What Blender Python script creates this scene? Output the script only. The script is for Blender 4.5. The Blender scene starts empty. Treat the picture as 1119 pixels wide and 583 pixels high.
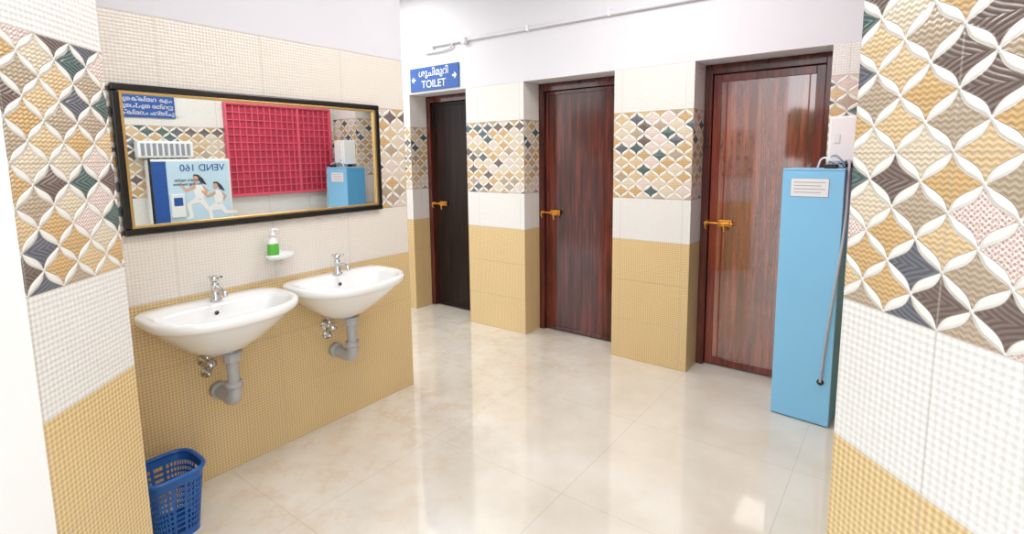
import bpy, bmesh, math, random
from mathutils import Vector, Matrix, noise as mnoise
random.seed(3)
SC=bpy.context.scene
COL=SC.collection
pi=math.pi
# ------------------------------------------------------------------ materials
class NT:
    def __init__(s,name):
        s.mat=bpy.data.materials.new(name); s.mat.use_nodes=True
        s.t=s.mat.node_tree; s.n=s.t.nodes; s.bsdf=s.n['Principled BSDF']
    def link(s,a,b): s.t.links.new(a,b)
    def put(s,sock,v):
        if isinstance(v,bpy.types.NodeSocket): s.link(v,sock)
        else: sock.default_value=v
    def m(s,op,a,b=None,c=None):
        n=s.n.new('ShaderNodeMath'); n.operation=op
        s.put(n.inputs[0],a)
        if b is not None: s.put(n.inputs[1],b)
        if c is not None: s.put(n.inputs[2],c)
        return n.outputs[0]
    def sm(s,v,a,b,lo=0.,hi=1.):
        n=s.n.new('ShaderNodeMapRange'); n.interpolation_type='SMOOTHSTEP'
        s.put(n.inputs[0],v); n.inputs[1].default_value=a;n.inputs[2].default_value=b;n.inputs[3].default_value=lo;n.inputs[4].default_value=hi
        return n.outputs[0]
    def mix(s,f,a,b,blend='MIX'):
        n=s.n.new('ShaderNodeMix'); n.data_type='RGBA'; n.blend_type=blend
        s.put(n.inputs[0],f)
        for k,v in((6,a),(7,b)):
            if isinstance(v,bpy.types.NodeSocket): s.link(v,n.inputs[k])
            else: n.inputs[k].default_value=(*v,1) if len(v)==3 else v
        return n.outputs[2]
    def ramp(s,f,stops,const=False):
        n=s.n.new('ShaderNodeValToRGB'); r=n.color_ramp
        if const: r.interpolation='CONSTANT'
        while len(r.elements)<len(stops): r.elements.new(.5)
        for e,(p,c) in zip(r.elements,stops): e.position=p; e.color=(*c,1)
        s.put(n.inputs[0],f); return n.outputs[0]
    def noise(s,vec,scale,detail=3,rough=.5,dim='3D'):
        n=s.n.new('ShaderNodeTexNoise'); n.noise_dimensions=dim
        if vec is not None: s.link(vec,n.inputs['Vector'])
        n.inputs['Scale'].default_value=scale;n.inputs['Detail'].default_value=detail;n.inputs['Roughness'].default_value=rough
        return n.outputs[0]
    def coord(s,k='Object'):
        return s.n.new('ShaderNodeTexCoord').outputs[k]
    def sep(s,v):
        n=s.n.new('ShaderNodeSeparateXYZ'); s.link(v,n.inputs[0]); return n.outputs
    def comb(s,x,y,z=0.):
        n=s.n.new('ShaderNodeCombineXYZ'); s.put(n.inputs[0],x);s.put(n.inputs[1],y);s.put(n.inputs[2],z); return n.outputs[0]
    def bump(s,h,strength=.5,dist=.003):
        n=s.n.new('ShaderNodeBump'); n.inputs['Strength'].default_value=strength;n.inputs['Distance'].default_value=dist
        s.link(h,n.inputs['Height']); s.link(n.outputs[0],s.bsdf.inputs['Normal'])
    def set(s,**k):
        for a,v in k.items():
            sock=s.bsdf.inputs[a.replace('_',' ')]
            if isinstance(v,tuple) and len(v)==3: v=(*v,1)
            s.put(sock,v)
        return s

def simple(name,col,rough=.4,metal=0.,var=.06,scale=20,bump=0,**kw):
    s=NT(name); o=s.coord()
    nz=s.noise(o,scale,3)
    c=s.mix(nz,tuple(x*(1-var) for x in col),tuple(min(1,x*(1+var)) for x in col))
    s.set(Base_Color=c,Roughness=rough,Metallic=metal)
    for k,v in kw.items(): s.bsdf.inputs[k.replace('_',' ')].default_value=v
    if bump: s.bump(nz,bump,.002)
    return s.mat

def tile_mat(name,warm=0.):
    s=NT(name); uv=s.coord('UV'); S=s.sep(uv); u,v=S[0],S[1]
    m=s.m
    fu=m('ABSOLUTE',m('SUBTRACT',m('FRACT',m('DIVIDE',u,.45)),.5))
    fv=m('ABSOLUTE',m('SUBTRACT',m('FRACT',m('DIVIDE',v,.3)),.5))
    ju=m('GREATER_THAN',fu,.5-.0022/.45*.9); jv=m('GREATER_THAN',fv,.5-.0022/.3*.9)
    joint=m('MAXIMUM',ju,jv)
    k=pi/.014
    h=m('MULTIPLY',m('SINE',m('MULTIPLY',m('ADD',u,v),k)),m('SINE',m('MULTIPLY',m('SUBTRACT',u,v),k)))
    h=m('ADD',m('MULTIPLY',h,.5),.5)
    nz=s.noise(uv,3.,3)
    tan=s.mix(h,(.46,.29,.11),(.80,.61,.33))
    tan=s.mix(m('MULTIPLY',nz,.4),tan,(.72,.55,.30))
    w1=(.78,.76-.035*warm,.73-.08*warm); w0=(.67,.65-.04*warm,.62-.07*warm)
    white=s.mix(h,w0,w1)
    # quatrefoil band: gently S-curved diagonal lattice with leaf shaped white ribs
    p=m('DIVIDE',u,.1125);q=m('DIVIDE',v,.1)
    a0=m('ADD',m('ADD',p,q),40.);b0=m('ADD',m('SUBTRACT',p,q),40.)
    a=m('ADD',a0,m('MULTIPLY',m('SINE',m('MULTIPLY',b0,2*pi)),.028))
    b=m('ADD',b0,m('MULTIPLY',m('SINE',m('MULTIPLY',a0,2*pi)),.028))
    fa=m('FRACT',a);fb=m('FRACT',b)
    ia=m('FLOOR',a);ib=m('FLOOR',b)
    ea=m('MULTIPLY',fa,m('SUBTRACT',1.,fa)); eb=m('MULTIPLY',fb,m('SUBTRACT',1.,fb))
    def edge(f): return m('MINIMUM',f,m('SUBTRACT',1.,f))
    sd=m('MAXIMUM',m('SUBTRACT',m('MULTIPLY',ea,.125*4),edge(fb)),m('SUBTRACT',m('MULTIPLY',eb,.125*4),edge(fa)))
    dn=m('ADD',edge(fa),edge(fb))
    sd=m('MAXIMUM',sd,m('SUBTRACT',.08,dn))
    pet=s.sm(sd,-.018,.010)
    wn=s.n.new('ShaderNodeTexWhiteNoise'); wn.noise_dimensions='2D'; s.link(s.comb(ia,ib),wn.inputs['Vector'])
    r=wn.outputs['Value']
    cell=s.ramp(r,[(0,(.050,.105,.105)),(.09,(.095,.105,.140)),(.17,(.140,.095,.085)),(.26,(.60,.38,.16)),(.46,(.68,.49,.27)),(.62,(.70,.59,.44)),(.76,(.74,.68,.62)),(.88,(.44,.34,.24))],True)
    isd=m('LESS_THAN',r,.26); isp=m('MULTIPLY',m('GREATER_THAN',r,.76),m('LESS_THAN',r,.88))
    wav=m('SINE',m('ADD',m('MULTIPLY',v,620.),m('MULTIPLY',m('SINE',m('MULTIPLY',u,420.)),1.1)))
    vein=m('SINE',m('MULTIPLY',m('ADD',m('ABSOLUTE',m('SUBTRACT',fa,fb)),m('MULTIPLY',m('ADD',fa,fb),.6)),30.))
    dots=m('MULTIPLY',m('SINE',m('MULTIPLY',m('ADD',u,v),330.)),m('SINE',m('MULTIPLY',m('SUBTRACT',u,v),330.)))
    wav=m('ADD',m('MULTIPLY',wav,.5),.5);vein=m('ADD',m('MULTIPLY',vein,.5),.5);dots=s.sm(m('ABSOLUTE',dots),.35,.6)
    nd=m('SUBTRACT',1.,isd)
    h2=m('ADD',m('MULTIPLY',vein,isd),m('MULTIPLY',wav,nd))
    cellA=s.mix(h2,s.mix(.20,cell,(.06,.03,.01)),s.mix(.07,cell,(.80,.78,.70)))
    cellP=s.mix(dots,cell,(.56,.32,.30))
    cell2=s.mix(isp,cellA,cellP)
    rim=s.sm(m('ABSOLUTE',m('ADD',sd,.012)),.0,.022,.5,0.)
    band=s.mix(pet,cell2,(.77,.745,.70))
    band=s.mix(rim,band,(.30,.22,.15))
    isband=m('MULTIPLY',m('GREATER_THAN',v,1.2),m('LESS_THAN',v,1.8))
    istan=m('LESS_THAN',v,.9)
    ispl=m('GREATER_THAN',v,2.1)
    c=s.mix(istan,white,tan); c=s.mix(isband,c,band)
    c=s.mix(m('MULTIPLY',joint,.4),c,(.46,.41,.35))
    pl=s.mix(nz,(.64,.63,.67),(.69,.68,.72))
    c=s.mix(ispl,c,pl)
    pil=m('MULTIPLY',m('MULTIPLY',ea,eb),7.)
    ph=m('ADD',m('MULTIPLY',s.sm(sd,-.04,.08),.55),m('MULTIPLY',m('ADD',m('MULTIPLY',h2,.20),pil),m('SUBTRACT',1.,pet)))
    notb=m('SUBTRACT',1.,isband)
    H=m('ADD',m('MULTIPLY',ph,isband),m('MULTIPLY',m('MULTIPLY',h,.26),notb))
    H=m('SUBTRACT',H,m('MULTIPLY',joint,.4))
    H=m('MULTIPLY',H,m('SUBTRACT',1.,ispl))
    s.set(Base_Color=c,Roughness=s.mix(ispl,(.22,.22,.22),(.7,.7,.7)))
    s.bump(H,.85,.008)
    return s.mat

M_TILE=tile_mat('wall_tile'); M_TILEW=tile_mat('wall_tile_cream',1.)
M_PLASTER=simple('white_plaster',(.67,.66,.70),.75,0,.03,4,.1)
M_PLASTEROUT=simple('white_outdoor_plaster',(.86,.86,.86),.75,0,.03,4,.1)
M_CEIL=simple('ceiling_paint',(.80,.80,.82),.8,0,.02,4)

def floor_mat():
    s=NT('vitrified_floor_tile'); o=s.coord('Object'); S=s.sep(o); m=s.m
    fx=m('ABSOLUTE',m('SUBTRACT',m('FRACT',m('DIVIDE',m('SUBTRACT',S[0],1.4),.8)),.5))
    fy=m('ABSOLUTE',m('SUBTRACT',m('FRACT',m('DIVIDE',m('SUBTRACT',S[1],.4),.8)),.5))
    j=m('MAXIMUM',m('GREATER_THAN',fx,.5-.0018),m('GREATER_THAN',fy,.5-.0018))
    n1=s.noise(o,2.3,5,.6); n2=s.noise(o,7.,5,.75)
    c=s.ramp(n1,[(.3,(.65,.59,.50)),(.55,(.73,.68,.60)),(.75,(.78,.74,.68))])
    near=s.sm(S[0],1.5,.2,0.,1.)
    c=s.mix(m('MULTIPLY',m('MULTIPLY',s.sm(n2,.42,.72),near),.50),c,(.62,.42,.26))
    c=s.mix(m('MULTIPLY',s.sm(n2,.5,.75),.10),c,(.58,.48,.36))
    c=s.mix(m('MULTIPLY',j,.5),c,(.40,.35,.28))
    s.set(Base_Color=c,Roughness=s.sm(n2,.3,.8,.05,.13)); s.bsdf.inputs['Coat Weight'].default_value=.8
    s.bsdf.inputs['Coat Roughness'].default_value=.04
    return s.mat
M_FLOOR=floor_mat()

def wood_mat(name,base,hi,coat=.5,cior=1.5,plank=.1,rough=.15):
    s=NT(name); o=s.coord('Object'); m=s.m
    mp=s.n.new('ShaderNodeMapping'); s.link(o,mp.inputs[0]); mp.inputs['Scale'].default_value=(1,1,.06)
    n=s.noise(mp.outputs[0],38.,5,.65)
    n2=s.noise(mp.outputs[0],9.,3,.5)
    c=s.ramp(m('ADD',m('MULTIPLY',n,.65),m('MULTIPLY',n2,.35)),[(.36,tuple(x*.35 for x in base)),(.5,base),(.64,hi)])
    S=s.sep(o)
    g=m('GREATER_THAN',m('ABSOLUTE',m('SUBTRACT',m('FRACT',m('DIVIDE',S[0],plank)),.5)),.488)
    c=s.mix(m('MULTIPLY',g,.7),c,tuple(x*.2 for x in base))
    s.set(Base_Color=c,Roughness=rough); s.bsdf.inputs['Coat Weight'].default_value=coat; s.bsdf.inputs['Coat Roughness'].default_value=.045
    s.bsdf.inputs['Coat IOR'].default_value=cior
    wv=s.noise(mp.outputs[0],5.,2,.4)
    s.bump(m('ADD',m('SUBTRACT',m('MULTIPLY',n,.05),g),m('MULTIPLY',wv,.45)),.3,.002)
    return s.mat
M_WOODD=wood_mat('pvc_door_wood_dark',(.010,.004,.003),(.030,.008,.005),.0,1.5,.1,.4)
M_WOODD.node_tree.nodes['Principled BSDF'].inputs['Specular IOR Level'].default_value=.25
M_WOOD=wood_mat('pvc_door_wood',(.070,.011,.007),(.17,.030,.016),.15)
M_WOODLIT=wood_mat('pvc_door_wood_red_lit',(.19,.032,.017),(.36,.080,.040),1.,2.3,.1,.12)  # reddish-brown wood, made redder in colour to stand for reflected light
M_STILE=wood_mat('pvc_stile',(.15,.020,.011),(.24,.040,.020),.4,1.5,.5)
M_FRAME=wood_mat('door_frame_wood',(.080,.013,.008),(.15,.028,.015),.3,1.5,.5)
M_BRASS=simple('brass_orange',(.80,.36,.06),.3,.75,.1,60)
M_CHROME=simple('chrome',(.72,.73,.74),.12,1.,.03,30)
M_PORC=simple('white_porcelain',(.84,.84,.83),.08,0,.01,5,0,Coat_Weight=.6)
M_PVC=simple('grey_pvc',(.42,.41,.41),.35,0,.08,30)
M_BLACK=simple('black_plastic',(.012,.011,.012),.25,0,.1,30)
M_MIRF=simple('mirror_frame_black',(.010,.008,.007),.15,0,.2,60)
M_GOLD=simple('mirror_frame_gold',(.62,.40,.14),.3,.8,.15,80)
s=NT('mirror_glass'); s.set(Base_Color=(.88,.91,.90),Metallic=1.,Roughness=.003); M_MIRROR=s.mat
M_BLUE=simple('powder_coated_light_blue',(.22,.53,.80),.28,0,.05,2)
M_BLUESHADE=simple('powder_coated_blue_shaded',(.10,.38,.68),.4,0,.04,3)  # same cabinet blue, darkened: shade of the side put into the colour
M_SIGN=simple('sign_blue',(.012,.08,.33),.3,0,.03,10)
M_WHITE=simple('white_plastic',(.82,.82,.82),.3,0,.02,20)
M_LABEL=simple('label_paper',(.76,.77,.78),.5,0,.04,60)
M_LABLINE=simple('label_print',(.25,.28,.32),.5,0,.04,60)
M_BIN=simple('bin_blue_plastic',(.012,.10,.36),.28,0,.06,20)
M_GREEN=simple('soap_green',(.10,.45,.05),.2,0,.1,40)
M_CABLE=simple('grey_cable',(.40,.41,.44),.4,0,.05,50)
M_RED=simple('red_grille_paint',(.70,.10,.16),.4,0,.12,8)
M_REDD=simple('red_screen',(.45,.03,.07),.6,0,.45,9)
M_SKYP=simple('poster_sky',(.50,.68,.80),.3,0,.18,3)
M_INK=simple('dark_ink',(.03,.04,.07),.5,0,.05,20)
M_SKIN=simple('printed_skin',(.62,.38,.26),.5,0,.05,30)
M_GROUND=simple('concrete_ground',(.52,.48,.42),.8,0,.15,2)
M_LEAF=simple('foliage',(.045,.10,.03),.6,0,.5,3)
M_BARK=simple('bark',(.12,.08,.05),.8,0,.3,8)
M_CARR=simple('car_paint_red',(.55,.05,.04),.2,0,.03,2)
M_CARB=simple('car_paint_blue',(.08,.20,.45),.2,0,.03,2)
M_GLASS=simple('car_glass',(.03,.04,.05),.05,0,.05,2)
M_TYRE=simple('tyre_rubber',(.02,.02,.02),.7,0,.1,20)

# ------------------------------------------------------------------ helpers
def link(o,parent=None):
    COL.objects.link(o)
    if parent: o.parent=parent
    return o
def empty(name,loc=(0,0,0)):
    e=bpy.data.objects.new(name,None); e.empty_display_size=.05; COL.objects.link(e); e.location=loc; return e
def bm_obj(name,bm,mats,parent=None,smooth=False,bevel=0,seg=2,sub=0,loc=None):
    me=bpy.data.meshes.new(name); bmesh.ops.recalc_face_normals(bm,faces=bm.faces[:]) ; bm.to_mesh(me); bm.free()
    for mt in (mats if isinstance(mats,(list,tuple)) else [mats]): me.materials.append(mt)
    if smooth:
        for f in me.polygons: f.use_smooth=True
    o=bpy.data.objects.new(name,me); link(o,parent)
    if loc: o.location=loc
    if bevel:
        b=o.modifiers.new('b','BEVEL'); b.width=bevel;b.segments=seg;b.limit_method='ANGLE';b.angle_limit=.7
    if sub:
        b=o.modifiers.new('s','SUBSURF'); b.levels=sub;b.render_levels=sub
    return o
def addbox(bm,a,b,mi=0):
    vs=[bm.verts.new((x,y,z)) for x in(a[0],b[0]) for y in(a[1],b[1]) for z in(a[2],b[2])]
    for q in((0,1,3,2),(4,6,7,5),(0,4,5,1),(2,3,7,6),(0,2,6,4),(1,5,7,3)):
        f=bm.faces.new([vs[i] for i in q]); f.material_index=mi
def box(name,a,b,mat,parent=None,bevel=0,seg=2):
    bm=bmesh.new(); addbox(bm,a,b); return bm_obj(name,bm,mat,parent,bevel=bevel,seg=seg)
def tube(name,pts,r,mat,parent=None,cyc=False,res=6,smooth=True):
    c=bpy.data.curves.new(name,'CURVE'); c.dimensions='3D'; c.bevel_depth=r; c.bevel_resolution=res; c.use_fill_caps=True; c.resolution_u=10
    if smooth:
        sp=c.splines.new('BEZIER'); sp.bezier_points.add(len(pts)-1)
        for bp,p in zip(sp.bezier_points,pts): bp.co=p; bp.handle_left_type=bp.handle_right_type='AUTO'
    else:
        sp=c.splines.new('POLY'); sp.points.add(len(pts)-1)
        for bp,p in zip(sp.points,pts): bp.co=(*p,1)
    sp.use_cyclic_u=cyc; c.materials.append(mat)
    o=bpy.data.objects.new(name,c); return link(o,parent)
def lathe(name,prof,mat,parent=None,loc=(0,0,0),n=28,axis='z',sx=1,sy=1,smooth=True):
    bm=bmesh.new(); rings=[]
    for r,z in prof:
        rings.append([bm.verts.new((r*math.cos(2*pi*i/n)*sx,r*math.sin(2*pi*i/n)*sy,z)) for i in range(n)])
    for A,B in zip(rings,rings[1:]):
        for i in range(n): bm.faces.new((A[i],A[(i+1)%n],B[(i+1)%n],B[i]))
    bm.faces.new(rings[0]); bm.faces.new(rings[-1])
    if axis=='x': bmesh.ops.rotate(bm,verts=bm.verts,matrix=Matrix.Rotation(pi/2,3,'Y'))
    if axis=='y': bmesh.ops.rotate(bm,verts=bm.verts,matrix=Matrix.Rotation(-pi/2,3,'X'))
    return bm_obj(name,bm,mat,parent,smooth=smooth,loc=loc)
def text(name,body,size,mat,loc,rot,parent=None,ext=.0008,align='CENTER'):
    c=bpy.data.curves.new(name,'FONT'); c.body=body;c.size=size;c.extrude=ext;c.align_x=align;c.align_y='CENTER'
    c.materials.append(mat); o=bpy.data.objects.new(name,c); link(o,parent); o.location=loc;o.rotation_euler=rot; return o
def addprism(bm,uvl,pts,z0,z1,mis=None,ufun=None,voff=0.,ring=None):
    n=len(pts); lo=[bm.verts.new((*p,z0)) for p in pts]; hi=[bm.verts.new((*p,z1)) for p in pts]
    for i in range(n):
        j=(i+1)%n; f=bm.faces.new((lo[i],lo[j],hi[j],hi[i])); f.material_index=mis[i] if mis else 0
        dx=abs(pts[i][0]-pts[j][0]);dy=abs(pts[i][1]-pts[j][1])
        if ufun and ufun.get(i) is not None: ua=ufun[i]; ub=ua+math.hypot(dx,dy)
        elif dx>dy: ua,ub=pts[i][0],pts[j][0]
        else: ua,ub=pts[i][1],pts[j][1]
        for l,(uu,vv) in zip(f.loops,((ua,z0),(ub,z0),(ub,z1),(ua,z1))): l[uvl].uv=(uu,vv-voff)
    for ring_,z in((lo,z0),(hi,z1)):
        f=bm.faces.new(ring_)
        f.material_index=(mis[0] if mis else 0)
        for l in f.loops: l[uvl].uv=(l.vert.co.x,2.5)
def prism(name,parts,mats):
    bm=bmesh.new(); uvl=bm.loops.layers.uv.new('UVMap')
    for p in parts: addprism(bm,uvl,**p)
    return bm_obj(name,bm,mats)

CH=3.0
XW=2.56
# ------------------------------------------------------------------ room shell
prism('wall_left',[dict(pts=[(-.15,-1.75),(0,-1.75),(0,0),(-.15,0)],z0=0,z1=CH)],[M_TILEW])
Y=1.237; YD=1.50
prism('wall_back',[
 dict(pts=[(-2.75,Y),(-1.30,Y),(-1.30,1.62),(-2.75,1.62)],z0=0,z1=2.1),
 dict(pts=[(-.5786,Y),(.042,Y),(.042,1.62),(-.5786,1.62)],z0=0,z1=2.1),
 dict(pts=[(.8387,Y),(1.405,Y),(1.405,1.62),(.8387,1.62)],z0=0,z1=2.1),
 dict(pts=[(2.166,Y),(2.71,Y),(2.71,1.62),(2.166,1.62)],z0=0,z1=2.1,voff=.13),
 dict(pts=[(-2.75,1.62),(2.71,1.62),(2.71,1.74),(-2.75,1.74)],z0=-.08,z1=CH,mis=[1,1,1,1]),  # unseen slab added behind the doors to stop light leaking under them
 dict(pts=[(-2.75,Y),(2.71,Y),(2.71,1.62),(-2.75,1.62)],z0=2.1,z1=CH,mis=[1,1,1,1])],[M_TILE,M_PLASTER])
l1=(.742,-1.754); l2=(.985,-2.013)
prism('wall_front',[dict(pts=[(-.15,-1.754),l1,l2,(1.25,-2.30),(1.25,-2.45),(-.15,-2.45)],z0=0,z1=CH,mis=[0,0,1,1,1,1],ufun={1:.10})],[M_TILE,M_PLASTEROUT])
r1=(2.4516,-.991); dd=(.679,-.734)
re=(r1[0]+dd[0]*.9,r1[1]+dd[1]*.9)
prism('wall_front_right',[dict(pts=[r1,re,(re[0]+.4,re[1]),(re[0]+.4,-.951),(r1[0],-.951)],z0=0,z1=CH,ufun={0:.235})],[M_TILE])
prism('wall_right',[dict(pts=[(XW,-.95),(XW+.15,-.95),(XW+.15,Y-.001),(XW,Y-.001)],z0=0,z1=CH)],[M_TILE])
prism('wall_far_left',[dict(pts=[(-2.75,-1.75),(-2.6,-1.75),(-2.6,Y-.001),(-2.75,Y-.001)],z0=0,z1=1.2)],[M_TILE])
box('floor',(-2.75,-2.45,-.08),(3.45,1.62,0),M_FLOOR)
box('ceiling',(-2.75,-2.0,CH),(3.45,1.74,CH+.12),M_CEIL)
box('ground',(-30,-60,-.3),(30,-2.46,-.1),M_GROUND)

# ------------------------------------------------------------------ doors
def door(name,x0,x1,leafmat,latch_x,z_l=1.03,panel=False):
    g=empty(name,((x0+x1)/2,YD,0)); cx=(x0+x1)/2
    def B(n,a,b,m,bv=.003): 
        return box(n,(a[0]-cx,a[1]-YD,a[2]),(b[0]-cx,b[1]-YD,b[2]),m,g,bv)
    fw=.05
    B('frame_side_a',(x0+.002,YD-.05,0),(x0+fw,YD+.05,2.098),M_FRAME)
    B('frame_side_b',(x1-fw,YD-.05,0),(x1-.002,YD+.05,2.098),M_FRAME)
    B('frame_head',(x0+fw,YD-.05,2.035),(x1-fw,YD+.05,2.098),M_FRAME)
    a,b=x0+fw+.003,x1-fw-.003
    B('leaf',(a,YD-.012,.012),(b,YD+.02,2.032),leafmat)
    sw=.05 if panel else .028
    for n,p,q in(('stile_a',(a,YD-.022,.012),(a+sw,YD-.012,2.032)),('stile_b',(b-sw,YD-.022,.012),(b,YD-.012,2.032)),
                 ('top_rail',(a+sw,YD-.022,2.032-sw),(b-sw,YD-.012,2.032)),('bottom_rail',(a+sw,YD-.022,.012),(b-sw,YD-.012,.012+sw))):
        B(n,p,q,M_STILE if panel else leafmat,.003)
    if panel:
        for n,xx in (('bead_a',a+sw+.035),('bead_b',b-sw-.035)):
            B(n,(xx-.004,YD-.016,.012+sw),(xx+.004,YD-.012,2.032-sw),M_STILE,.001)
    lx=latch_x-cx
    box('bolt_plate',(lx-.01,-.03,z_l-.022),(lx+.08,-.025,z_l+.022),M_BRASS,g,.003)
    tube('bolt_rod',[(lx-.10,-.045,z_l),(lx+.09,-.045,z_l)],.0065,M_BRASS,g,smooth=False)
    tube('bolt_handle',[(lx+.03,-.05,z_l),(lx+.035,-.062,z_l-.02),(lx+.04,-.062,z_l-.055)],.0055,M_BRASS,g)
    for i,dx in enumerate((-.075,.0,.068)):
        tube('bolt_staple_%d'%i,[(lx+dx,-.025,z_l-.013),(lx+dx,-.052,z_l-.009),(lx+dx,-.055,z_l),(lx+dx,-.052,z_l+.009),(lx+dx,-.025,z_l+.013)],.004,M_BRASS,g)
    tube('bolt_hasp',[(lx-.085,-.05,z_l+.01),(lx-.088,-.06,z_l-.015),(lx-.085,-.05,z_l-.045)],.005,M_BRASS,g)
    for i,z in enumerate((.3,1.05,1.8)):
        tube('hinge_%d'%i,[(b+.003-cx,-.03,z-.04),(b+.003-cx,-.03,z+.04)],.007,M_FRAME,g,smooth=False)
    return g
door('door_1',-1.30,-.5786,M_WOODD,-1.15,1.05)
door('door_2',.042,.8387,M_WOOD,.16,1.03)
door('door_3',1.405,2.166,M_WOODLIT,1.53,1.03,True)

# ------------------------------------------------------------------ mirror
g=empty('wall_mirror',(0.0,-.875,1.505))
y0,y1,z0,z1=-.66,.66,-.307,.307
fw=.028
box('glass',(.006,y0+.02,z0+.02),(.012,y1-.02,z1-.02),M_MIRROR,g)
for n,a,b in(('frame_bottom',(.001,y0,z0),(.028,y1,z0+fw)),('frame_top',(.001,y0,z1-fw),(.028,y1,z1)),('frame_side_a',(.001,y0,z0+fw),(.028,y0+fw,z1-fw)),('frame_side_b',(.001,y1-fw,z0+fw),(.028,y1,z1-fw))):
    box(n,a,b,M_MIRF,g,.006,3)
f2=fw+.011
for n,a,b in(('bead_bottom',(.012,y0+fw,z0+fw),(.024,y1-fw,z0+f2)),('bead_top',(.012,y0+fw,z1-f2),(.024,y1-fw,z1-fw)),('bead_side_a',(.012,y0+fw,z0+f2),(.024,y0+f2,z1-f2)),('bead_side_b',(.012,y1-f2,z0+f2),(.024,y1-fw,z1-f2))):
    box(n,a,b,M_GOLD,g,.002)

# ------------------------------------------------------------------ wash basins
def basin(name,yc,zr=.875):
    g=empty(name,(0,yc,0))
    N=80; W=.305
    def outline(sc_y,x_back,x_front,flat=.38):
        pts=[]; xc=x_back+(x_front-x_back)*.46
        for i in range(N):
            t=2*pi*i/N; c,s_=math.cos(t),math.sin(t)
            if s_>=0:
                pts.append((xc+(x_front-xc)*abs(s_)**.88, sc_y*math.copysign(abs(c)**.86,c)))
            else:
                pts.append((xc-(xc-x_back)*abs(s_)**flat, sc_y*math.copysign(abs(c)**.70,c)))
        return pts
    rings=[ (.055,.09,.19,-.220),(.085,.06,.225,-.212),(.13,.035,.275,-.185),(.185,.010,.335,-.140),(.238,.004,.388,-.090),(.272,.002,.420,-.058),
            (.290,.002,.436,-.042),(.299,.002,.445,-.036),(W,.002,.451,-.026),(W+.001,.002,.452,-.006),(W-.004,.003,.448,.001),(W-.014,.008,.438,.004),
            (W-.030,.05,.420,.002),(W-.042,.105,.408,-.004),(W-.055,.118,.395,-.020),(W-.075,.130,.372,-.060),(W-.110,.15,.335,-.102),(W-.175,.175,.295,-.128),(W-.265,.205,.255,-.136),(W-.288,.215,.247,-.138)]
    bm=bmesh.new(); R=[]
    for w,xb,xf,z in rings:
        R.append([bm.verts.new((x,y,zr+z)) for x,y in outline(w,xb,xf,.34 if w>.15 else .8)])
    for A,B in zip(R,R[1:]):
        for i in range(N): bm.faces.new((A[i],A[(i+1)%N],B[(i+1)%N],B[i]))
    bm.faces.new(R[0]); bm.faces.new(R[-1])
    bm_obj('bowl',bm,M_PORC,g,smooth=True)
    lathe('waste_ring',[(.0,.0),(.022,.0),(.022,.004),(.014,.004),(.0,.001)],M_CHROME,g,(.231,0,zr-.137),20)
    lathe('overflow_hole',[(.0,0),(.009,0),(.009,.003),(.0,.003)],M_BLACK,g,(.130,0,zr-.045),16,axis='x')
    tz=zr+.002; tx=.085; ty=.02
    lathe('tap_body',[(.0,0),(.026,0),(.026,.006),(.017,.012),(.015,.06),(.018,.066),(.018,.075),(.011,.080),(.011,.088),(.0,.089)],M_CHROME,g,(tx,ty,tz),24)
    tube('tap_spout',[(tx,ty,tz+.045),(tx+.04,ty,tz+.056),(tx+.085,ty,tz+.050),(tx+.10,ty,tz+.028)],.0105,M_CHROME,g)
    lathe('tap_cap',[(.0,0),(.017,0),(.019,.006),(.017,.018),(.008,.024),(.0,.025)],M_CHROME,g,(tx,ty,tz+.088),20)
    tube('tap_lever',[(tx-.028,ty-.01,tz+.103),(tx,ty,tz+.104),(tx+.045,ty+.012,tz+.110)],.0055,M_CHROME,g)
    px,py=.17,0.03
    lathe('waste_tail',[(.0,0),(.02,0),(.02,.05),(.0,.05)],M_CHROME,g,(px,py,zr-.255),20)
    lathe('coupling_nut',[(.0,0),(.036,0),(.038,.006),(.038,.032),(.030,.038),(.0,.038)],M_PVC,g,(px,py,zr-.27),10,smooth=False)
    lathe('coupling_flange',[(.0,0),(.045,0),(.045,.008),(.0,.008)],M_PVC,g,(px,py,zr-.235),24)
    tube('waste_pipe',[(px,py,zr-.25),(px,py,zr-.41)],.026,M_PVC,g,smooth=False)
    tube('waste_elbow',[(px,py,zr-.38),(px,py,zr-.42),(px-.012,py,zr-.447),(px-.04,py,zr-.458),(px-.08,py,zr-.455),(.01,py,zr-.45)],.030,M_PVC,g)
    lathe('elbow_collar',[(.0,0),(.036,0),(.036,.03),(.0,.03)],M_PVC,g,(px,py,zr-.395),24)
    lathe('wall_collar',[(.0,0),(.040,0),(.040,.03),(.0,.03)],M_PVC,g,(.002,py,zr-.45),24,axis='x')
    vy=-.02; vz=zr-.29
    lathe('valve_flange',[(.0,0),(.03,0),(.028,.006),(.013,.010),(.013,.05),(.0,.05)],M_CHROME,g,(.002,vy,vz),20,axis='x')
    lathe('valve_knob',[(.0,0),(.010,0),(.010,.018),(.020,.020),(.022,.040),(.0,.044)],M_CHROME,g,(.045,vy,vz),16,axis='x')
    lathe('valve_outlet',[(.0,0),(.012,0),(.012,.045),(.0,.045)],M_CHROME,g,(.04,vy,vz-.005),16)
    tube('supply_hose',[(.04,vy,vz+.03),(.045,vy-.015,vz+.07),(.07,vy+.01,vz+.11),(.085,.02,vz+.20)],.007,M_CHROME,g)
    lathe('valve_escutcheon_lower',[(.0,0),(.026,0),(.024,.006),(.010,.010),(.010,.035),(.0,.036)],M_CHROME,g,(.002,vy+.005,vz-.06),20,axis='x')
    return g
basin('wash_basin',-1.255); basin('wash_basin',-.615)

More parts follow.
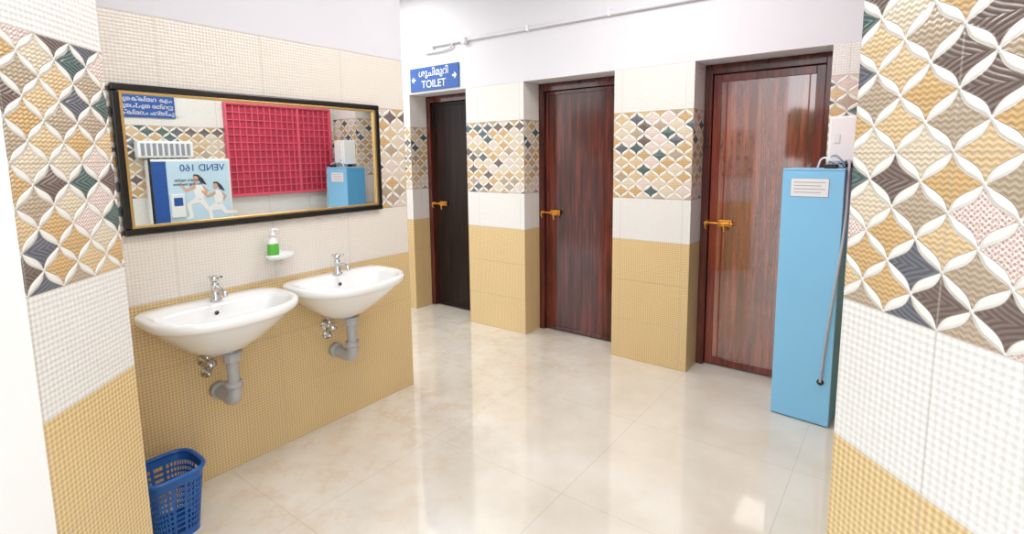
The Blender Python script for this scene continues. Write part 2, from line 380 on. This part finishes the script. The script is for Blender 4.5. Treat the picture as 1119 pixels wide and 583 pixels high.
# ------------------------------------------------------------------ soap dish + bottle
g=empty('soap_dish',(0,-.90,1.025))
bm=bmesh.new(); N=40; R=[]
for sc,z in((.55,-.018),(.85,-.012),(1.,.0),(1.02,.010),(.97,.011),(.9,.002),(.6,-.004)):
    R.append([bm.verts.new((.055+.052*sc*math.sin(2*pi*i/N),.075*sc*math.cos(2*pi*i/N),z)) for i in range(N)])
for A,B in zip(R,R[1:]):
    for i in range(N): bm.faces.new((A[i],A[(i+1)%N],B[(i+1)%N],B[i]))
bm.faces.new(R[0]); bm.faces.new(R[-1])
bm_obj('tray',bm,M_PORC,g,smooth=True)
box('wall_plate',(.0,-.035,-.03),(.012,.035,.02),M_PORC,g,.004)
g=empty('soap_bottle',(.055,-.935,1.022))
lathe('bottle',[(.0,0),(.024,0),(.027,.004),(.027,.07),(.022,.088),(.011,.096),(.011,.104),(.0,.104)],M_WHITE,g,(0,0,0),24,sx=.75,sy=1)
lathe('label',[(.0275,.012),(.0278,.014),(.0278,.066),(.0275,.068)],M_GREEN,g,(0,0,0),24,sx=.77,sy=1.01)
lathe('pump_collar',[(.0,0),(.013,0),(.013,.018),(.005,.02),(.005,.034),(.0,.034)],M_WHITE,g,(0,0,.102),18)
tube('pump_nozzle',[(-.0,-.004,.136),(.0,.014,.138),(.0,.032,.132)],.0055,M_WHITE,g)

# ------------------------------------------------------------------ waste basket
g=empty('waste_basket',(.24,-1.54,.0)); H=.285
def rsq(t,r,e=.55):
    c,s_=math.cos(t),math.sin(t); return (r*math.copysign(abs(c)**e,c),r*math.copysign(abs(s_)**e,s_))
def rad(z): return .084+.030*z/H
NS=48
bm=bmesh.new()
def band(za,zb,th=.003):
    Rg=[]
    for r_,z in((rad(za),za),(rad(zb),zb),(rad(zb)-th,zb),(rad(za)-th,za)):
        Rg.append([bm.verts.new((*rsq(2*pi*i/NS,r_),z)) for i in range(NS)])
    for k in range(4):
        A,B=Rg[k],Rg[(k+1)%4]
        for i in range(NS): bm.faces.new((A[i],A[(i+1)%NS],B[(i+1)%NS],B[i]))
band(.005,.03); band(.235,.268)
zz=[.03+.0228*k for k in range(10)]
for z in zz[1:-1]: band(z-.004,z+.004)
for i in range(NS):
    t=2*pi*(i+.5)/NS; dt=.028
    def P(tt,z,off): 
        x,y=rsq(tt,rad(z)-off); return bm.verts.new((x,y,z))
    za,zb=.028,.237
    o=[P(t-dt,za,0),P(t+dt,za,0),P(t+dt,zb,0),P(t-dt,zb,0)];q=[P(t-dt,za,.003),P(t+dt,za,.003),P(t+dt,zb,.003),P(t-dt,zb,.003)]
    bm.faces.new(o);bm.faces.new(q[::-1])
    for k in range(4): bm.faces.new((o[k],o[(k+1)%4],q[(k+1)%4],q[k]))
bm_obj('lattice_body',bm,M_BIN,g)
tube('rim',[(*rsq(2*pi*i/40,rad(.275)),.273) for i in range(40)],.009,M_BIN,g,cyc=True)
bm=bmesh.new()
Rg=[[bm.verts.new((*rsq(2*pi*i/NS,r_),z)) for i in range(NS)] for r_,z in((.085,.012),(.086,.0),(.078,.0),(.078,.010))]
for A,B in zip(Rg[:3],Rg[1:4]):
    for i in range(NS): bm.faces.new((A[i],A[(i+1)%NS],B[(i+1)%NS],B[i]))
bm.faces.new(Rg[3])
bm_obj('base',bm,M_BIN,g)

# ------------------------------------------------------------------ light blue steel cabinet
bx0,bx1,by0,by1,bh=2.005,2.300,.95,1.20,1.42
cx,cy=(bx0+bx1)/2,(by0+by1)/2
g=empty('incinerator_cabinet',(cx,cy,0)); hw,hd=(bx1-bx0)/2,(by1-by0)/2
g.rotation_euler=(0,0,math.radians(-5.5))
box('body',(-hw,-hd+.012,.0),(hw,hd,bh-.012),M_BLUESHADE,g,.004)
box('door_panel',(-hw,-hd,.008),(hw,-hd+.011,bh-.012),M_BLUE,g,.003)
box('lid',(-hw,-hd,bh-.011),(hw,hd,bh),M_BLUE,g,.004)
box('rating_label',(-hw+.045,-hd-.0025,1.27),(hw-.07,-hd,1.365),M_LABEL,g,.001)
for i in range(4):
    box('label_line_%d'%i,(-hw+.058,-hd-.0035,1.345-i*.018),(hw-.085-(i%2)*.02,-hd-.0024,1.348-i*.018),M_LABLINE,g)
box('label_border',(-hw+.043,-hd-.0012,1.268),(hw-.068,-hd-.0001,1.367),M_LABLINE,g)
gx=hw-.05
lathe('cable_grommet',[(.0,0),(.017,0),(.017,.006),(.0,.007)],M_BLACK,g,(gx,-hd-.006,.255),20,axis='y')
tube('power_cable',[(hw-.06,hd-.03,bh+.01),(hw+.0,-hd+.08,bh+.035),(hw+.010,-hd+.03,bh-.05),(hw+.014,-hd+.01,1.16),(hw-.004,-hd-.016,.85),(hw-.030,-hd-.016,.55),(gx+.006,-hd-.014,.34),(gx,-hd-.004,.255)],.0065,M_CABLE,g)
box('lock',(hw-.10,-hd+.004,bh+.001),(hw-.04,-hd+.05,bh+.022),M_BLACK,g,.003)
tube('wire_loop',[(hw-.15,-.02,bh+.003),(hw-.12,-.04,bh+.055),(hw-.08,-.05,bh+.04),(hw-.04,-.02,bh+.01)],.005,M_WHITE,g)
tube('wire_loop_b',[(hw-.11,.02,bh+.003),(hw-.08,-.0,bh+.07),(hw-.05,.0,bh+.05),(hw-.03,.02,bh+.01)],.004,M_CABLE,g)

# ------------------------------------------------------------------ electrical switch box above the cabinet
g=empty('switch_box',(2.262,Y,1.572))
box('body',(-.075,-.15,-.125),(.075,-.001,.125),M_WHITE,g,.008,3)
box('cover',(-.068,-.165,-.118),(.068,-.15,.118),M_WHITE,g,.006,3)
box('rocker_switch',(-.05,-.169,-.02),(-.02,-.165,.03),M_LABEL,g,.002)
tube('flex_cable',[(-.03,-.09,-.125),(-.045,-.10,-.135),(-.02,-.11,-.14),(.0,-.12,-.145)],.006,M_WHITE,g)

# ------------------------------------------------------------------ signs
g=empty('toilet_sign',(-.955,Y-.006,2.225))
box('panel',(-.31,-.006,-.105),(.31,.004,.105),M_SIGN,g,.002)
rx=(pi/2,0,0)
text('lettering_english','TOILET',.095,M_WHITE,(0,-.008,-.052),rx,g,.0012)
text('lettering_malayalam','ശുചിമുറി',.085,M_WHITE,(0,-.008,.048),rx,g,.0012)
for n,sx in(('arrow_a',-1),('arrow_b',1)):
    bm=bmesh.new()
    pts=[(.0,.009),(.03,.009),(.018,.026),(.030,.026),(.052,0),(.030,-.026),(.018,-.026),(.03,-.009),(.0,-.009)]
    lo=[bm.verts.new((sx*(p[0]+.235),-.0085,p[1]-.0)) for p in pts]; hi=[bm.verts.new((sx*(p[0]+.235),-.006,p[1])) for p in pts]
    bm.faces.new(lo);bm.faces.new(hi)
    for i in range(9): bm.faces.new((lo[i],lo[(i+1)%9],hi[(i+1)%9],hi[i]))
    bm_obj(n,bm,M_WHITE,g)

g=empty('notice_sign',(XW,-.56,1.955))
box('panel',(-.012,-.22,-.09),(-.001,.22,.09),M_SIGN,g,.002)
ry=(pi/2,0,-pi/2)
for i,tx in enumerate(('പുക വലിക്കരുത്','ഇവിടെ തുപ്പരുത്','ശുചിത്വം പാലിക്കുക')):
    text('lettering_%d'%i,tx,.046,M_WHITE,(-.014,0,.055-.055*i),ry,g)

# ------------------------------------------------------------------ conduit on back wall
g=empty('wall_conduit',(0,Y,0))
tube('pipe',[(-1.0,-.016,2.505),(2.6,-.016,2.47)],.012,M_PLASTER,g,smooth=False)
tube('pipe_drop',[(-.70,-.016,2.50),(-.72,-.02,2.47),(-.78,-.02,2.455),(-1.05,-.016,2.45)],.009,M_PLASTER,g)
for i,x in enumerate((-.95,-.55,.1,.8,1.5,2.1)):
    box('clip_%d'%i,(x-.008,-.031,2.475),(x+.008,0,2.52),M_WHITE,g,.002)
lathe('junction_box',[(.0,0),(.032,0),(.032,.03),(.0,.032)],M_PLASTER,g,(-.56,-.034,2.495),20,axis='y')

# ------------------------------------------------------------------ red grille window on right wall (seen in mirror)
g=empty('window_1',(XW,.62,1.6))
hy,hz=.54,.42
box('red_screen',(-.012,-hy,-hz),(-.001,hy,hz),M_REDD,g)
bm=bmesh.new()
yy_=-hy
while yy_<=hy+.001:
    addbox(bm,(-.026,yy_-.005,-hz),(-.012,yy_+.005,hz)); yy_+=.06
zz_=-hz
while zz_<=hz+.001:
    addbox(bm,(-.024,-hy,zz_-.005),(-.013,hy,zz_+.005)); zz_+=.07
bm_obj('red_bars',bm,M_RED,g)
for n,a,b in(('frame_a',(-.04,-hy-.02,-hz-.02),(-.001,-hy,hz+.02)),('frame_b',(-.04,hy,-hz-.02),(-.001,hy+.02,hz+.02)),('frame_top',(-.04,-hy,hz),(-.001,hy,hz+.02)),('frame_sill',(-.04,-hy,-hz-.02),(-.001,hy,-hz)),('mullion',(-.035,.16,-hz),(-.001,.185,hz))):
    box(n,a,b,M_RED,g,.003)

# ------------------------------------------------------------------ napkin vending machine
g=empty('vending_machine',(XW,-.28,0)); 
box('cabinet',(-.085,-.33,.72),(-.001,.33,1.52),M_WHITE,g,.01,3)
box('poster_face',(-.089,-.31,.74),(-.085,.31,1.50),M_SKYP,g,.002)
box('poster_blue_strip',(-.091,-.31,.74),(-.089,-.20,1.50),M_SIGN,g,.001)
box('side_trim',(-.092,-.33,.72),(-.0851,-.312,1.52),M_BLACK,g,.002)
text('lettering','VEND 160',.085,M_SIGN,(-.091,.09,1.44),ry,g)
text('lettering_small','sanitary napkin\nvending machine',.035,M_INK,(-.091,-.04,1.32),ry,g)
box('coin_unit',(-.11,-.19,1.02),(-.089,-.08,1.22),M_LABEL,g,.004)
box('coin_window',(-.113,-.17,1.12),(-.11,-.10,1.19),M_SIGN,g,.002)
def fig(oy,oz,s,nm,dx=0):
    def poly(n,pts,mat,x=-.0905):
        bm=bmesh.new(); bm.faces.new([bm.verts.new((x+dx,oy-p[0]*s,oz+p[1]*s)) for p in pts]); bm_obj(n,bm,mat,g)
    poly(nm+'_torso',[(-.1,.1),(.08,.12),(.12,.42),(.04,.5),(-.08,.46),(-.14,.3)],M_WHITE)
    poly(nm+'_leg_front',[(.08,.14),(.30,.0),(.24,-.3),(.34,-.34),(.28,-.38),(.16,-.34),(.18,-.02),(-.06,.04)],M_WHITE,-.0908)
    poly(nm+'_leg_back',[(-.1,.12),(-.22,-.1),(-.48,-.12),(-.5,-.2),(-.42,-.2),(-.16,-.2),(.02,.06)],M_WHITE,-.0907)
    poly(nm+'_arm',[(.06,.46),(.26,.36),(.38,.5),(.42,.46),(.28,.28),(.06,.36)],M_SKIN,-.0909)
    poly(nm+'_arm_back',[(-.08,.46),(-.24,.30),(-.16,.18),(-.12,.22),(-.16,.30),(-.06,.38)],M_SKIN,-.0904)
    poly(nm+'_hair',[(-.02,.70),(.08,.71),(.1,.66),(0,.62),(-.06,.5),(-.2,.44),(-.12,.6)],M_INK,-.0909)
    poly(nm+'_head',[(.065*math.cos(t*pi/6)+.05,.59+.08*math.sin(t*pi/6)) for t in range(12)],M_SKIN,-.0911)
fig(.04,1.13,.36,'runner_a'); fig(.20,1.08,.33,'runner_b',-.001)
g=empty('air_freshener_unit',(XW,-.46,1.60))
box('housing',(-.09,-.21,-.07),(-.001,.21,.07),M_WHITE,g,.012,3)
for i in range(9):
    box('louver_%d'%i,(-.096,-.19+i*.043,-.05),(-.09,-.165+i*.043,.05),M_LABLINE,g,.002)

# ------------------------------------------------------------------ outdoors behind the camera (reflected in the glossy door)
def tree(x,y,h,r):
    bm=bmesh.new()
    n=10; rings=[]
    for k in range(5):
        z=h*.6*k/4; rr=.18*(1-.5*k/4)
        rings.append([bm.verts.new((rr*math.cos(2*pi*i/n)+.06*math.sin(k),rr*math.sin(2*pi*i/n),z)) for i in range(n)])
    for A,B in zip(rings,rings[1:]):
        for i in range(n): bm.faces.new((A[i],A[(i+1)%n],B[(i+1)%n],B[i]))
    nf=len(bm.faces)
    for k in range(9):
        a=random.random()*6.28; d=r*.6*random.random()**.5; c=Vector((d*math.cos(a),d*math.sin(a),h*.62+random.uniform(-.2,.3)*h)); s_=r*random.uniform(.4,.62)
        res=bmesh.ops.create_icosphere(bm,subdivisions=3,radius=s_,matrix=Matrix.Translation(c))
        for v in res['verts']:
            dvec=(v.co-c).normalized(); v.co+=dvec*(mnoise.noise(v.co*3.+Vector((x,y,0)))*.35*s_+mnoise.noise(v.co*9.)*.2*s_)
    for i,f in enumerate(bm.faces):
        f.material_index=0 if i<nf else 1
    bm_obj('tree',bm,[M_BARK,M_LEAF],loc=(x,y,-.1))
for x,y,h,r in((-14,-38,4.4,3.0),(-9,-40,3.8,2.8),(-4,-42,4.2,3.2),(1.,-40,3.6,2.6),(6,-41,4.6,3.0),(-20,-40,5,3.4),(12,-39,4.4,3)):
    tree(x,y,h,r)
def car(x,y,paint,rot=0):
    g=empty('parked_car',(x,y,-.1)); g.rotation_euler=(0,0,rot)
    prof=[(-2.0,.35),(-2.05,.75),(-1.9,.92),(-1.25,.98),(-.75,1.42),(-.2,1.50),(.7,1.48),(1.35,1.05),(1.95,.92),(2.08,.7),(2.05,.35)]
    bm=bmesh.new(); A=[bm.verts.new((p[0],-.82,p[1])) for p in prof]; B=[bm.verts.new((p[0],.82,p[1])) for p in prof]
    bm.faces.new(A);bm.faces.new(B)
    for i in range(len(prof)): j=(i+1)%len(prof); bm.faces.new((A[i],A[j],B[j],B[i]))
    bm_obj('body',bm,paint,g,bevel=.08,seg=3)
    for k,yy in enumerate((-.825,.825)):
        bm=bmesh.new(); w=[(-1.0,1.0),(-.65,1.36),(-.1,1.40),(-.05,1.0)]; w2=[(.03,1.0),(0.,1.40),(.6,1.38),(1.0,1.03)]
        for q in(w,w2): bm.faces.new([bm.verts.new((p[0],yy,p[1])) for p in q])
        bm_obj('side_windows_%d'%k,bm,M_GLASS,g)
    for i,(wx,wy) in enumerate(((-1.3,-.78),(1.3,-.78),(-1.3,.78),(1.3,.78))):
        lathe('wheel_%d'%i,[(.0,-.1),(.2,-.1),(.31,-.09),(.32,0),(.31,.09),(.2,.1),(.0,.1)],M_TYRE,g,(wx,wy,.32),24,axis='y')
car(-3.2,-16,M_CARB,.1); car(1.6,-17,M_CARR,-.15)

# ------------------------------------------------------------------ added fill lights under the ceiling, no real fixtures
for i,(x,y,p,sx,sy) in enumerate(((1.3,.1,30,.9,.9),(-1.3,.5,24,.6,.6),(1.5,-1.4,16,.8,.6))):
    L=bpy.data.lights.new('fill_light','AREA'); L.shape='RECTANGLE'; L.size=sx; L.size_y=sy; L.energy=p; L.color=(1.,.985,.96)
    o=bpy.data.objects.new('fill_light',L); COL.objects.link(o); o.location=(x,y,CH-.03)

# ------------------------------------------------------------------ world
w=bpy.data.worlds.new('sky'); SC.world=w; w.use_nodes=True; nt=w.node_tree; n=nt.nodes
bg=n['Background']; tc=n.new('ShaderNodeTexCoord'); sp=n.new('ShaderNodeSeparateXYZ'); nt.links.new(tc.outputs['Generated'],sp.inputs[0])
cr=n.new('ShaderNodeValToRGB'); nt.links.new(sp.outputs[2],cr.inputs[0])
e=cr.color_ramp.elements; e[0].position=0.;e[0].color=(.55,.58,.55,1); e[1].position=.6; e[1].color=(.80,.90,1,1)
x=cr.color_ramp.elements.new(.05); x.color=(1,1,1,1)
nt.links.new(cr.outputs[0],bg.inputs[0]); bg.inputs[1].default_value=2.75

# ------------------------------------------------------------------ camera
cam=bpy.data.cameras.new('camera'); co=bpy.data.objects.new('camera',cam); COL.objects.link(co)
r=Vector((0.79651,0.6045,-0.0125)); u=Vector((-0.06712,0.10895,0.99178)); f=Vector((-0.60089,0.78912,-0.12735))
Mx=Matrix(((r.x,u.x,-f.x,2.5402),(r.y,u.y,-f.y,-2.2651),(r.z,u.z,-f.z,1.501),(0,0,0,1)))
co.matrix_world=Mx
cam.sensor_fit='HORIZONTAL'; cam.sensor_width=36; cam.lens=571.01/1119*36
cam.shift_x=(559.5-555.63)/1119; cam.shift_y=-(291.5-244.79)/1119; cam.clip_start=.02
SC.camera=co
SC.view_settings.view_transform='Standard'
